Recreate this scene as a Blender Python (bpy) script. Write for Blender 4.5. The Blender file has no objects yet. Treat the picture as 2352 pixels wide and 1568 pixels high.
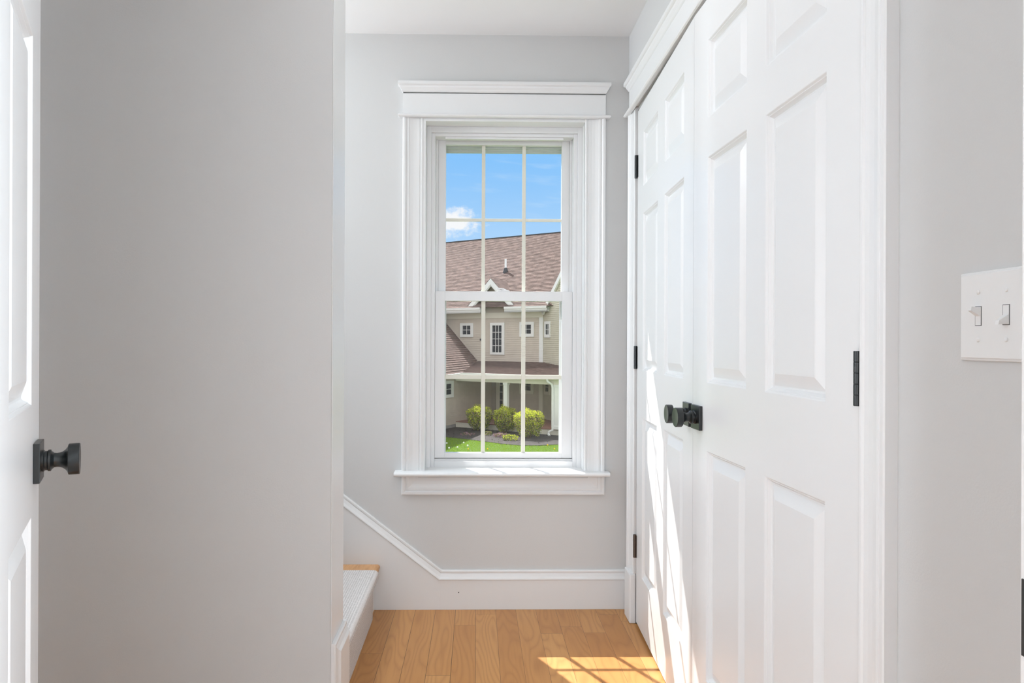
import bpy, bmesh, math, random
from mathutils import Vector, Matrix
random.seed(7)
R = math.radians
sc = bpy.context.scene
COL = sc.collection

# ------------------------------------------------------------------ camera
# 24 mm lens, level, standing in the doorway of a bedroom and looking down the hall (+Y)
H = 1.13
cam_d = bpy.data.cameras.new('camera')
cam_d.sensor_width = 36.0
cam_d.lens = 36.0 * 1568 / 2352
cam_d.shift_x = (1176 - 1120) / 2352
cam_d.shift_y = (786 - 784) / 2352
cam_d.clip_start = 0.02
cam_d.clip_end = 500
cam = bpy.data.objects.new('camera', cam_d)
COL.objects.link(cam)
PSI, ROLL = 25 / 1568, 0.004
cam.matrix_world = (Matrix.Translation((0, 0, H)) @ Matrix.Rotation(-PSI, 4, 'Z')
                    @ Matrix.Rotation(math.pi / 2, 4, 'X') @ Matrix.Rotation(ROLL, 4, 'Z'))
sc.camera = cam

# ------------------------------------------------------------------ view
vs = sc.view_settings
vs.view_transform = 'Standard'
vs.look = 'None'
vs.gamma = 1.0
vs.use_curve_mapping = False
vs.exposure = 0.0


def N(nt, kind, ins=None, **props):
    n = nt.nodes.new(kind)
    for k, v in props.items():
        setattr(n, k, v)
    for k, v in (ins or {}).items():
        s = n.inputs[k]
        if hasattr(v, 'is_output'):
            nt.links.new(v, s)
        else:
            s.default_value = v
    return n


def M_(nt, op, a, b=None, c=None, clamp=False):
    ins = {0: a}
    if b is not None:
        ins[1] = b
    if c is not None:
        ins[2] = c
    n = N(nt, 'ShaderNodeMath', ins, operation=op)
    n.use_clamp = clamp
    return n.outputs[0]


def mixc(nt, fac, a, b, blend='MIX'):
    n = N(nt, 'ShaderNodeMix', None, data_type='RGBA', blend_type=blend)
    for idx, v in ((0, fac), (6, a), (7, b)):
        s = n.inputs[idx]
        if hasattr(v, 'is_output'):
            nt.links.new(v, s)
        else:
            s.default_value = v
    return n.outputs[2]


def sstep(nt, v, lo, hi):
    n = N(nt, 'ShaderNodeMapRange', {0: v, 1: lo, 2: hi, 3: 0.0, 4: 1.0}, interpolation_type='SMOOTHSTEP')
    n.clamp = True
    return n.outputs[0]


# ------------------------------------------------------------------ sky (blue with a small cumulus, added brightness out of view)
SKY_GAIN = 1.0
SKY_FILL_GAIN = 1.5
w = bpy.data.worlds.new('sky')
sc.world = w
w.use_nodes = True
nt = w.node_tree
nt.nodes.clear()
tc = N(nt, 'ShaderNodeTexCoord')
sep = N(nt, 'ShaderNodeSeparateXYZ', {0: tc.outputs['Generated']})
X_, Y_, Z_ = sep.outputs
grad = mixc(nt, sstep(nt, Z_, 0.09, 0.30), (0.47, 0.71, 1.0, 1), (0.235, 0.555, 1.0, 1))
hi = mixc(nt, sstep(nt, Z_, 0.30, 0.62), grad, (0.95, 1.05, 1.2, 1))  # upper sky out of view brightened as added fill
# added brightness in the unseen sky behind the camera, filling the shaded facade
sky_fill = M_(nt, 'MULTIPLY', sstep(nt, Y_, 0.55, -0.15), sstep(nt, Z_, -0.05, 0.1))
allsky = mixc(nt, sky_fill, hi, (SKY_FILL_GAIN, SKY_FILL_GAIN, SKY_FILL_GAIN * 1.03, 1))
# one small cumulus low over the neighbour's roof, plus a faint wisp
az = M_(nt, 'DIVIDE', X_, M_(nt, 'MAXIMUM', Y_, 0.05))
el = M_(nt, 'DIVIDE', Z_, M_(nt, 'MAXIMUM', Y_, 0.05))
cv = N(nt, 'ShaderNodeCombineXYZ', {0: M_(nt, 'MULTIPLY', az, 1.0), 1: M_(nt, 'MULTIPLY', el, 1.25), 2: 0.3})
nz = N(nt, 'ShaderNodeTexNoise', {'Vector': cv.outputs[0], 'Scale': 85.0, 'Detail': 6.0, 'Roughness': 0.55}).outputs[0]
ea = M_(nt, 'DIVIDE', M_(nt, 'ADD', az, 0.034), 0.052)
ee = M_(nt, 'DIVIDE', M_(nt, 'SUBTRACT', el, 0.176), 0.025)
rad = M_(nt, 'SQRT', M_(nt, 'ADD', M_(nt, 'MULTIPLY', ea, ea), M_(nt, 'MULTIPLY', ee, ee)))
puff = sstep(nt, M_(nt, 'ADD', M_(nt, 'SUBTRACT', 1.0, rad), M_(nt, 'MULTIPLY', M_(nt, 'SUBTRACT', nz, 0.5), 1.5)), 0.0, 0.75)
front = sstep(nt, Y_, 0.1, 0.4)
puff = M_(nt, 'MULTIPLY', puff, front)
cv2 = N(nt, 'ShaderNodeCombineXYZ', {0: M_(nt, 'ADD', M_(nt, 'MULTIPLY', az, 6.0), M_(nt, 'MULTIPLY', el, 9.0)), 1: M_(nt, 'MULTIPLY', el, 30.0), 2: 4.0})
nz2 = N(nt, 'ShaderNodeTexNoise', {'Vector': cv2.outputs[0], 'Scale': 2.0, 'Detail': 4.0}).outputs[0]
wisp = M_(nt, 'MULTIPLY', sstep(nt, nz2, 0.52, 0.8), M_(nt, 'MULTIPLY', 0.22, front))
allsky = mixc(nt, wisp, allsky, (0.85, 0.93, 1.0, 1))
allsky = mixc(nt, puff, allsky, (0.96, 0.97, 1.0, 1))
bg = N(nt, 'ShaderNodeBackground', {'Color': allsky, 'Strength': SKY_GAIN})
N(nt, 'ShaderNodeOutputWorld', {'Surface': bg.outputs[0]})

# ------------------------------------------------------------------ sun, added fill lights out of view
TO_SUN = Vector((-0.213, 0.40, 0.59)).normalized()


def light(name, kind, loc, aim, energy, color=(1, 1, 1), **kw):
    d = bpy.data.lights.new(name, kind)
    d.energy = energy
    d.color = color
    for k, v in kw.items():
        setattr(d, k, v)
    o = bpy.data.objects.new(name, d)
    COL.objects.link(o)
    o.location = loc
    o.rotation_euler = Vector(aim).to_track_quat('-Z', 'Y').to_euler()
    return o


light('sun', 'SUN', (-4, 12, 12), -TO_SUN, 10.5, (1.0, 0.975, 0.95), angle=R(0.53))
FILL_COOL = (0.895, 0.993, 1.085)
FILL_PALE = (0.94, 0.995, 1.04)
# added area fills behind and to the right of the camera, no windows built
light('bedroom_fill_rear', 'AREA', (0.1, -2.95, 1.45), (0.03, 1, -0.03), 74, FILL_COOL, shape='RECTANGLE', size=3.2, size_y=1.8)
light('bedroom_fill_left', 'AREA', (-1.2, -2.93, 1.4), (0.35, 1, 0), 14, FILL_COOL, shape='RECTANGLE', size=1.2, size_y=1.8)
light('bedroom_fill_side', 'AREA', (0.88, 0.1, 1.3), (-1, 0.1, 0), 67, FILL_COOL, shape='RECTANGLE', size=0.3, size_y=1.6)
# added fills: one high in the stairwell, two at its far left end
light('stairwell_fill_top', 'AREA', (-1.9, 2.45, 4.85), (0, 0, -1), 78, FILL_COOL, shape='RECTANGLE', size=1.8, size_y=0.8)
light('landing_fill_high', 'AREA', (-3.9, 2.45, 2.6), (1, 0, -0.25), 33, FILL_COOL, shape='RECTANGLE', size=0.8, size_y=1.8)
light('landing_fill_low', 'AREA', (-3.9, 2.45, 1.2), (1, 0, 0), 42, FILL_COOL, shape='RECTANGLE', size=0.8, size_y=2.0)
# added narrow fill at the far left end of the hall, grazing the partition
light('hall_fill_left', 'AREA', (-3.95, 1.71, 1.3), (1, 0, 0), 40, FILL_COOL, shape='RECTANGLE', size=0.22, size_y=2.3)
# added fills without fixtures: point over the stairs, panel under the corridor ceiling
light('stair_fill_point', 'POINT', (-1.3, 2.45, 2.1), (0, 0, -1), 13, FILL_PALE, shadow_soft_size=0.1)
light('corridor_fill_top', 'AREA', (0.1, 1.55, 2.42), (0, 0, -1), 3.0, FILL_PALE, shape='RECTANGLE', size=0.9, size_y=0.5)


# ------------------------------------------------------------------ materials
def new_mat(name):
    m = bpy.data.materials.new(name)
    m.use_nodes = True
    t = m.node_tree
    t.nodes.clear()
    out = N(t, 'ShaderNodeOutputMaterial')
    return m, t, out


def pbsdf(t, out, **ins):
    b = N(t, 'ShaderNodeBsdfPrincipled')
    for k, v in ins.items():
        k = k.replace('_', ' ')
        s = b.inputs[k]
        if hasattr(v, 'is_output'):
            t.links.new(v, s)
        else:
            s.default_value = v
    t.links.new(b.outputs[0], out.inputs[0])
    return b


def simple(name, col, rough=0.5, bump=0.0, bscale=400.0, var=0.0, vscale=6.0, **kw):
    m, t, out = new_mat(name)
    c = (*col, 1)
    tcn = N(t, 'ShaderNodeTexCoord').outputs['Object']
    if var:
        nzv = N(t, 'ShaderNodeTexNoise', {'Vector': tcn, 'Scale': vscale, 'Detail': 4.0}).outputs[0]
        dark = tuple(x * (1 - var) for x in col) + (1,)
        lite = tuple(min(1, x * (1 + var)) for x in col) + (1,)
        c = mixc(t, sstep(t, nzv, 0.3, 0.7), dark, lite)
    b = pbsdf(t, out, Base_Color=c, Roughness=rough, **kw)
    if bump:
        nb = N(t, 'ShaderNodeTexNoise', {'Vector': tcn, 'Scale': bscale, 'Detail': 3.0}).outputs[0]
        bm = N(t, 'ShaderNodeBump', {'Height': nb, 'Strength': bump, 'Distance': 0.002})
        t.links.new(bm.outputs[0], b.inputs['Normal'])
    return m


MAT = {}
MAT['wall'] = simple('grey_wall_paint', (0.64, 0.638, 0.632), 0.6, bump=0.12, bscale=260)
MAT['white'] = simple('white_trim_paint', (0.79, 0.79, 0.79), 0.32, bump=0.03, bscale=90)
MAT['door'] = simple('white_door_paint', (0.79, 0.79, 0.79), 0.30, bump=0.05, bscale=70)
MAT['ceil'] = simple('white_ceiling_paint', (0.86, 0.86, 0.86), 0.8)
MAT['vinyl'] = simple('white_vinyl', (0.79, 0.79, 0.795), 0.3)
MAT['muntin'] = simple('cream_muntin', (0.76, 0.745, 0.65), 0.4)
MAT['bronze'] = simple('dark_bronze', (0.010, 0.013, 0.014), 0.3, IOR=1.55)
MAT['brown_metal'] = simple('brown_bronze', (0.10, 0.075, 0.06), 0.4, Metallic=0.3)
MAT['strike'] = simple('dark_strike_metal', (0.06, 0.06, 0.06), 0.35, Metallic=0.5)
MAT['plastic'] = simple('white_switch_plastic', (0.82, 0.82, 0.815), 0.28)
MAT['slot'] = simple('dark_slot', (0.10, 0.10, 0.10), 0.7)
MAT['nail'] = simple('dark_nail_hole', (0.03, 0.03, 0.03), 0.8)


def m_glass(name, tint=(1, 1, 1), refl=0.55):
    m, t, out = new_mat(name)
    tr = N(t, 'ShaderNodeBsdfTransparent', {0: (*tint, 1)})
    gl = N(t, 'ShaderNodeBsdfGlossy', {0: (1, 1, 1, 1), 'Roughness': 0.0})
    fr = N(t, 'ShaderNodeFresnel', {0: 1.45})
    mx = N(t, 'ShaderNodeMixShader', {0: M_(t, 'MULTIPLY', fr.outputs[0], refl), 1: tr.outputs[0], 2: gl.outputs[0]})
    t.links.new(mx.outputs[0], out.inputs[0])
    return m


MAT['glass'] = m_glass('window_glass', (0.985, 0.99, 0.985), 0.05)


def m_screen():
    m, t, out = new_mat('insect_screen_mesh')
    tcn = N(t, 'ShaderNodeTexCoord').outputs['Object']
    s = N(t, 'ShaderNodeSeparateXYZ', {0: tcn})

    def wires(c):
        f = M_(t, 'FRACT', M_(t, 'DIVIDE', c, 0.0022))
        return M_(t, 'LESS_THAN', f, 0.13)
    wire = M_(t, 'MAXIMUM', wires(s.outputs[0]), wires(s.outputs[2]))
    tr = N(t, 'ShaderNodeBsdfTransparent', {0: (1, 1, 1, 1)})
    df = N(t, 'ShaderNodeBsdfDiffuse', {0: (0.45, 0.45, 0.43, 1)})
    mx = N(t, 'ShaderNodeMixShader', {0: M_(t, 'MULTIPLY', wire, 0.30), 1: tr.outputs[0], 2: df.outputs[0]})
    t.links.new(mx.outputs[0], out.inputs[0])
    return m


MAT['screen'] = m_screen()


def m_floor():
    m, t, out = new_mat('honey_hardwood_planks')
    tcn = N(t, 'ShaderNodeTexCoord').outputs['Object']
    s = N(t, 'ShaderNodeSeparateXYZ', {0: tcn})
    W, L = 0.0845, 0.95
    xs = M_(t, 'DIVIDE', s.outputs[0], W)
    col = M_(t, 'FLOOR', xs)
    wn = N(t, 'ShaderNodeTexWhiteNoise', {'W': M_(t, 'ADD', col, 31.7)}, noise_dimensions='1D').outputs[0]
    ys = M_(t, 'ADD', M_(t, 'DIVIDE', s.outputs[1], L), M_(t, 'MULTIPLY', wn, 7.0))
    row = M_(t, 'FLOOR', ys)
    idv = N(t, 'ShaderNodeCombineXYZ', {0: col, 1: row, 2: 0.0}).outputs[0]
    rnd = N(t, 'ShaderNodeTexWhiteNoise', {'Vector': idv}, noise_dimensions='3D')
    fx, fy = M_(t, 'FRACT', xs), M_(t, 'FRACT', ys)
    dx = M_(t, 'MULTIPLY', M_(t, 'MINIMUM', fx, M_(t, 'SUBTRACT', 1.0, fx)), W)
    dy = M_(t, 'MULTIPLY', M_(t, 'MINIMUM', fy, M_(t, 'SUBTRACT', 1.0, fy)), L)
    gapw = M_(t, 'ADD', 0.0003, M_(t, 'MULTIPLY', wn, 0.0006))
    gap = M_(t, 'MAXIMUM', M_(t, 'LESS_THAN', dx, gapw), M_(t, 'LESS_THAN', dy, 0.0006))
    # cathedral grain: stretched, distorted rings, shifted per plank
    off = N(t, 'ShaderNodeVectorMath', {0: rnd.outputs['Color'], 1: (9.0, 13.0, 5.0)}, operation='MULTIPLY').outputs[0]
    p = N(t, 'ShaderNodeVectorMath', {0: N(t, 'ShaderNodeVectorMath', {0: tcn, 1: (1.0, 0.16, 1.0)}, operation='MULTIPLY').outputs[0], 1: off}, operation='ADD').outputs[0]
    n1 = N(t, 'ShaderNodeTexNoise', {'Vector': p, 'Scale': 9.0, 'Detail': 1.5, 'Roughness': 0.4}).outputs[0]
    rings = M_(t, 'FRACT', M_(t, 'MULTIPLY', n1, 16.0))
    rings = M_(t, 'POWER', M_(t, 'ABSOLUTE', M_(t, 'SUBTRACT', M_(t, 'MULTIPLY', rings, 2.0), 1.0)), 2.2)
    p2 = N(t, 'ShaderNodeVectorMath', {0: p, 1: (1.0, 0.25, 1.0)}, operation='MULTIPLY').outputs[0]
    n2 = N(t, 'ShaderNodeTexNoise', {'Vector': p2, 'Scale': 130.0, 'Detail': 3.0}).outputs[0]
    n3 = N(t, 'ShaderNodeTexNoise', {'Vector': p, 'Scale': 5.0, 'Detail': 2.0}).outputs[0]
    base = mixc(t, rnd.outputs['Value'], FLOOR_A, FLOOR_B)
    base = mixc(t, M_(t, 'MULTIPLY', sstep(t, n3, 0.35, 0.7), 0.35), base, FLOOR_C)
    base = mixc(t, M_(t, 'MULTIPLY', rings, 0.36), base, FLOOR_D)
    base = mixc(t, M_(t, 'MULTIPLY', sstep(t, n2, 0.5, 0.8), 0.22), base, FLOOR_D)
    base = mixc(t, gap, base, (0.10, 0.05, 0.02, 1))
    b = pbsdf(t, out, Base_Color=base, Roughness=0.36, Specular_IOR_Level=0.4)
    bm = N(t, 'ShaderNodeBump', {'Height': M_(t, 'SUBTRACT', 1.0, gap), 'Strength': 0.3, 'Distance': 0.001})
    t.links.new(bm.outputs[0], b.inputs['Normal'])
    return m


FLOOR_A, FLOOR_B = (0.49, 0.225, 0.070, 1), (0.58, 0.29, 0.10, 1)
FLOOR_C, FLOOR_D = (0.43, 0.18, 0.05, 1), (0.30, 0.115, 0.032, 1)
MAT['floor'] = m_floor()


def m_treadwood():
    m, t, out = new_mat('oak_tread')
    tcn = N(t, 'ShaderNodeTexCoord').outputs['Object']
    p = N(t, 'ShaderNodeVectorMath', {0: tcn, 1: (60.0, 6.0, 60.0)}, operation='MULTIPLY').outputs[0]
    n = N(t, 'ShaderNodeTexNoise', {'Vector': p, 'Scale': 1.5, 'Detail': 3.0, 'Distortion': 1.0}).outputs[0]
    c = mixc(t, sstep(t, n, 0.35, 0.7), (0.66, 0.36, 0.16, 1), (0.54, 0.27, 0.11, 1))
    pbsdf(t, out, Base_Color=c, Roughness=0.35)
    return m


MAT['tread'] = m_treadwood()


def m_carpet():
    m, t, out = new_mat('ribbed_grey_carpet')
    tcn = N(t, 'ShaderNodeTexCoord').outputs['Object']
    s = N(t, 'ShaderNodeSeparateXYZ', {0: tcn})
    k = M_(t, 'ADD', s.outputs[0], s.outputs[2])
    wv = M_(t, 'SINE', M_(t, 'MULTIPLY', k, 2 * math.pi / 0.0085))
    bl = M_(t, 'SINE', M_(t, 'ADD', M_(t, 'MULTIPLY', s.outputs[1], 2 * math.pi / 0.009), M_(t, 'MULTIPLY', M_(t, 'FLOOR', M_(t, 'DIVIDE', k, 0.0085)), 2.1)))
    n = N(t, 'ShaderNodeTexNoise', {'Vector': tcn, 'Scale': 220.0, 'Detail': 3.0}).outputs[0]
    f = M_(t, 'ADD', M_(t, 'MULTIPLY', wv, 0.30), M_(t, 'ADD', M_(t, 'MULTIPLY', bl, 0.12), M_(t, 'MULTIPLY', M_(t, 'SUBTRACT', n, 0.5), 1.6)))
    c = mixc(t, sstep(t, f, -0.6, 0.5), (0.50, 0.465, 0.445, 1), (0.76, 0.72, 0.70, 1))
    b = pbsdf(t, out, Base_Color=c, Roughness=0.95)
    bm = N(t, 'ShaderNodeBump', {'Height': f, 'Strength': 0.5, 'Distance': 0.002})
    t.links.new(bm.outputs[0], b.inputs['Normal'])
    return m


MAT['carpet'] = m_carpet()


def m_shingle(name, a, b_, c_):
    m, t, out = new_mat(name)
    uv = N(t, 'ShaderNodeUVMap').outputs[0]
    br = N(t, 'ShaderNodeTexBrick', {'Vector': uv, 'Color1': (0, 0, 0, 1), 'Color2': (1, 1, 1, 1), 'Mortar': (0.5, 0.5, 0.5, 1),
                                     'Scale': 1.0, 'Mortar Size': 0.0, 'Brick Width': 0.16, 'Row Height': 0.1}, offset=0.37)
    n = N(t, 'ShaderNodeTexNoise', {'Vector': uv, 'Scale': 25.0, 'Detail': 4.0}).outputs[0]
    col = mixc(t, br.outputs[0], (*a, 1), (*b_, 1))
    col = mixc(t, M_(t, 'MULTIPLY', sstep(t, n, 0.45, 0.75), 0.5), col, (*c_, 1))
    pbsdf(t, out, Base_Color=col, Roughness=0.9)
    return m


MAT['roof'] = m_shingle('weathered_red_shingles', (0.13, 0.09, 0.078), (0.225, 0.158, 0.138), (0.08, 0.055, 0.049))
MAT['siding'] = simple('tan_clapboard', (0.60, 0.53, 0.455), 0.75, var=0.05, vscale=3)
MAT['siding2'] = simple('sage_clapboard', (0.60, 0.565, 0.455), 0.75, var=0.05, vscale=3)
MAT['htrim'] = simple('white_house_trim', (0.82, 0.82, 0.80), 0.55)
MAT['cream'] = simple('cream_house_trim', (0.74, 0.70, 0.60), 0.6)
MAT['stop'] = simple('grey_green_stop', (0.56, 0.60, 0.57), 0.5)
MAT['hpane'] = simple('dark_house_glass', (0.035, 0.04, 0.05), 0.06)
MAT['hdoor'] = simple('tan_entry_door', (0.42, 0.37, 0.31), 0.6)
MAT['deck'] = simple('red_brown_deck', (0.33, 0.17, 0.13), 0.7, var=0.1)
MAT['pipe'] = simple('white_pvc', (0.83, 0.84, 0.86), 0.5)
MAT['flash'] = simple('dark_flashing', (0.06, 0.06, 0.065), 0.6)
MAT['found'] = simple('grey_foundation', (0.36, 0.35, 0.34), 0.9, var=0.15)
MAT['mulch'] = simple('dark_mulch', (0.052, 0.044, 0.043), 0.95, bump=1.0, bscale=30, var=0.35, vscale=45)
MAT['lawn'] = simple('green_lawn', (0.06, 0.125, 0.008), 0.95, var=0.3, vscale=9)
MAT['ext'] = simple('exterior_siding_paint', (0.6, 0.57, 0.5), 0.8)


def leaf_mat(name, col, tr=0.35):
    m, t, out = new_mat(name)
    d = N(t, 'ShaderNodeBsdfDiffuse', {0: (*col, 1)})
    tl = N(t, 'ShaderNodeBsdfTranslucent', {0: (*col, 1)})
    mx = N(t, 'ShaderNodeMixShader', {0: tr, 1: d.outputs[0], 2: tl.outputs[0]})
    t.links.new(mx.outputs[0], out.inputs[0])
    return m


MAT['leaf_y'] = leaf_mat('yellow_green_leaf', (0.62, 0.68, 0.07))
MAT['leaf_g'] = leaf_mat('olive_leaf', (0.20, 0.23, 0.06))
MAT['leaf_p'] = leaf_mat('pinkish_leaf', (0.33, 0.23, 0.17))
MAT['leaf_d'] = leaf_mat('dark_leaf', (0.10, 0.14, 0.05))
MAT['grass'] = leaf_mat('grass_blade', (0.24, 0.38, 0.03), 0.4)
MAT['pink'] = leaf_mat('pink_petal', (0.34, 0.20, 0.28))
MAT['yellow'] = leaf_mat('yellow_petal', (0.85, 0.62, 0.03))
MAT['puff'] = leaf_mat('white_puff', (0.85, 0.85, 0.82))
MAT['stem'] = leaf_mat('brown_stem', (0.16, 0.12, 0.07), 0.0)


# ------------------------------------------------------------------ mesh helpers
class MB:
    def __init__(self):
        self.v, self.f, self.m, self.uv = [], [], [], {}

    def vert(self, p):
        self.v.append(tuple(p))
        return len(self.v) - 1

    def face(self, pts, mi=0, uv=None):
        i = [self.vert(p) for p in pts]
        self.f.append(i)
        self.m.append(mi)
        if uv:
            self.uv[len(self.f) - 1] = uv

    def box(self, x0, x1, y0, y1, z0, z1, mi=0):
        x0, x1 = min(x0, x1), max(x0, x1)
        y0, y1 = min(y0, y1), max(y0, y1)
        z0, z1 = min(z0, z1), max(z0, z1)
        b = len(self.v)
        self.v += [(x, y, z) for z in (z0, z1) for y in (y0, y1) for x in (x0, x1)]
        for q in ((0, 2, 3, 1), (4, 5, 7, 6), (0, 1, 5, 4), (2, 6, 7, 3), (0, 4, 6, 2), (1, 3, 7, 5)):
            self.f.append([b + k for k in q])
            self.m.append(mi)

    def prism(self, poly, axis_vec, mi=0):
        a = Vector(axis_vec)
        b = len(self.v)
        n = len(poly)
        self.v += [tuple(Vector(p)) for p in poly] + [tuple(Vector(p) + a) for p in poly]
        self.f.append([b + k for k in range(n)])
        self.f.append([b + n + k for k in reversed(range(n))])
        self.m += [mi, mi]
        for k in range(n):
            j = (k + 1) % n
            self.f.append([b + j, b + k, b + n + k, b + n + j])
            self.m.append(mi)

    def sweep(self, prof, path, nrm, closed=False, profclosed=True, mi=0):
        """profile (a, b): a to the left of travel (nrm x dir), b along nrm; mitred joints"""
        path = [Vector(p) for p in path]
        nrm = Vector(nrm).normalized()
        n = len(path)
        segs = n if closed else n - 1
        dirs = [(path[(i + 1) % n] - path[i]).normalized() for i in range(segs)]
        sides = [nrm.cross(d) for d in dirs]
        rings = []
        for i in range(n):
            if closed:
                s0, s1 = sides[i - 1], sides[i]
            else:
                s0, s1 = sides[max(i - 1, 0)], sides[min(i, segs - 1)]
            mvec = (s0 + s1) / (1 + s0.dot(s1))
            rings.append([self.vert(path[i] + mvec * a + nrm * b) for a, b in prof])
        k = len(prof)
        pairs = [(j, (j + 1) % k) for j in range(k if profclosed else k - 1)]
        for i in range(segs):
            r0, r1 = rings[i], rings[(i + 1) % n]
            for a, b in pairs:
                self.f.append([r0[a], r0[b], r1[b], r1[a]])
                self.m.append(mi)
        if not closed and profclosed:
            self.f.append(list(rings[0]))
            self.f.append(list(reversed(rings[-1])))
            self.m += [mi, mi]

    def lathe(self, prof, origin, axis, segs=32, mi=0):
        origin, axis = Vector(origin), Vector(axis).normalized()
        u = axis.orthogonal().normalized()
        v = axis.cross(u)
        rings = []
        for r, h in prof:
            rings.append([self.vert(origin + axis * h + (u * math.cos(2 * math.pi * k / segs) + v * math.sin(2 * math.pi * k / segs)) * r) for k in range(segs)])
        for a, b in zip(rings, rings[1:]):
            for k in range(segs):
                j = (k + 1) % segs
                self.f.append([a[k], a[j], b[j], b[k]])
                self.m.append(mi)
        self.f.append(list(reversed(rings[0])))
        self.f.append(rings[-1])
        self.m += [mi, mi]

    def tube(self, pts, r, segs=8, mi=0):
        pts = [Vector(p) for p in pts]
        rings = []
        for i, p in enumerate(pts):
            d = (pts[min(i + 1, len(pts) - 1)] - pts[max(i - 1, 0)]).normalized()
            u = d.cross(Vector((0.3, 0.9, 0.2))).normalized()
            v = d.cross(u)
            rings.append([self.vert(p + (u * math.cos(2 * math.pi * k / segs) + v * math.sin(2 * math.pi * k / segs)) * r) for k in range(segs)])
        for a, b in zip(rings, rings[1:]):
            for k in range(segs):
                j = (k + 1) % segs
                self.f.append([a[k], a[j], b[j], b[k]])
                self.m.append(mi)
        self.f.append(list(reversed(rings[0])))
        self.f.append(rings[-1])
        self.m += [mi, mi]

    def build(self, name, mats, parent=None, smooth=False, bevel=0.0, label=None):
        me = bpy.data.meshes.new(name)
        me.from_pydata(self.v, [], self.f)
        mats = mats if isinstance(mats, (list, tuple)) else [mats]
        for m in mats:
            me.materials.append(MAT[m])
        for p, mi in zip(me.polygons, self.m):
            p.material_index = mi
        if self.uv:
            lay = me.uv_layers.new(name='UVMap')
            for fi, uv in self.uv.items():
                for li, c in zip(me.polygons[fi].loop_indices, uv):
                    lay.data[li].uv = c
        bm = bmesh.new()
        bm.from_mesh(me)
        if not self.uv and len(self.f) < 20000:
            bmesh.ops.recalc_face_normals(bm, faces=bm.faces)
        if smooth:
            for f in bm.faces:
                f.smooth = True
            for e in bm.edges:
                if len(e.link_faces) == 2 and e.calc_face_angle(0) > R(32):
                    e.smooth = False
        bm.to_mesh(me)
        bm.free()
        o = bpy.data.objects.new(name, me)
        COL.objects.link(o)
        if parent:
            o.parent = parent
        if bevel:
            b = o.modifiers.new('bevel', 'BEVEL')
            b.width = bevel
            b.segments = 2
            b.limit_method = 'ANGLE'
            b.angle_limit = R(40)
            b.harden_normals = False
        if label:
            o['label'] = label
        return o


def tag(o, label, cat, kind=None, group=None):
    o['label'] = label
    o['category'] = cat
    if kind:
        o['kind'] = kind
    if group:
        o['group'] = group
    return o


def empty(name, loc=(0, 0, 0), rz=0.0):
    o = bpy.data.objects.new(name, None)
    o.empty_display_size = 0.1
    COL.objects.link(o)
    o.location = loc
    o.rotation_euler = (0, 0, rz)
    return o


V = Vector
CEIL = 2.437
XR = 0.646          # face of the right wall
YB = 2.904          # face of the window wall
YE = 3.10           # outside face of the window wall
YP0, YP1, XP = 1.84, 2.0, -0.389   # partition beside the stairs

# ------------------------------------------------------------------ shell
m = MB()
m.box(-4.1, 0.9, -3.1, 2.95, -0.06, 0.0)
tag(m.build('floor', 'floor'), 'honey coloured hardwood plank floor of the hall', 'floor', 'structure')

m = MB()
m.box(-4.1, 0.9, -3.1, 2.0, CEIL, CEIL + 0.1)
m.box(-0.95, 0.9, 2.0, 2.95, CEIL, CEIL + 0.1)
# shaft of the stairwell going up to the next floor
m.box(-4.1, -0.95, 1.9, 2.0, CEIL + 0.1, 4.9)
m.box(-4.1, -0.95, 2.904, 3.0, CEIL + 0.1, 4.9)
m.box(-0.95, -0.85, 2.0, 2.904, CEIL + 0.1, 4.9)
m.box(-4.1, -0.85, 1.9, 3.0, 4.9, 5.0)
tag(m.build('ceiling', 'ceil'), 'flat white ceiling above the hall', 'ceiling', 'structure')

# window wall with its opening
WX0, WX1, WZ0, WZ1 = -0.235, 0.472, 0.565, 2.081
m = MB()
m.box(-4.1, WX0, YB, YE, -0.06, 5.0)
m.box(WX1, 1.5, YB, YE, -0.06, 5.0)
m.box(WX0, WX1, YB, YE, -0.06, WZ0)
m.box(WX0, WX1, YB, YE, WZ1, 5.0)
m.box(-4.2, 1.5, YE, YE + 0.02, -2.4, WZ0 - 0.03, 1)
m.box(-4.2, WX0, YE, YE + 0.02, WZ0 - 0.03, 5.0, 1)
m.box(WX1, 1.5, YE, YE + 0.02, WZ0 - 0.03, 5.0, 1)
m.box(WX0, WX1, YE, YE + 0.02, WZ1, 5.0, 1)
tag(m.build('wall_back', ['wall', 'ext']), 'light grey end wall of the hall around the window', 'wall', 'structure')

CY0, CY1, CZ = 1.132, 2.737, 2.068      # closet opening
m = MB()
m.box(XR, 0.9, 0.51, CY0, 0, CEIL)
m.box(XR, 0.9, CY1, YB, 0, CEIL)
m.box(XR, 0.9, CY0, CY1, CZ, CEIL)
m.box(1.40, 1.5, CY0 - 0.1, CY1 + 0.1, 0, CEIL)
m.box(0.9, 1.5, CY0 - 0.1, CY0, 0, CEIL)
m.box(0.9, 1.5, CY1, CY1 + 0.1, 0, CEIL)
m.box(0.9, 1.5, CY0, CY1, CZ, CZ + 0.1)
m.box(0.9, 1.5, CY0, CY1, -0.06, 0)
tag(m.build('wall_right', 'wall'), 'light grey wall on the right holding the closet doors', 'wall', 'structure')

m = MB()
m.box(-4.1, XP, YP0, YP1, 0, CEIL)
m.box(-4.2, -4.1, 1.9, 3.0, 0, 5.0)
tag(m.build('wall_left', 'wall', bevel=0.003), 'broad shaded grey wall left of the stairs', 'wall', 'structure')

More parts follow.
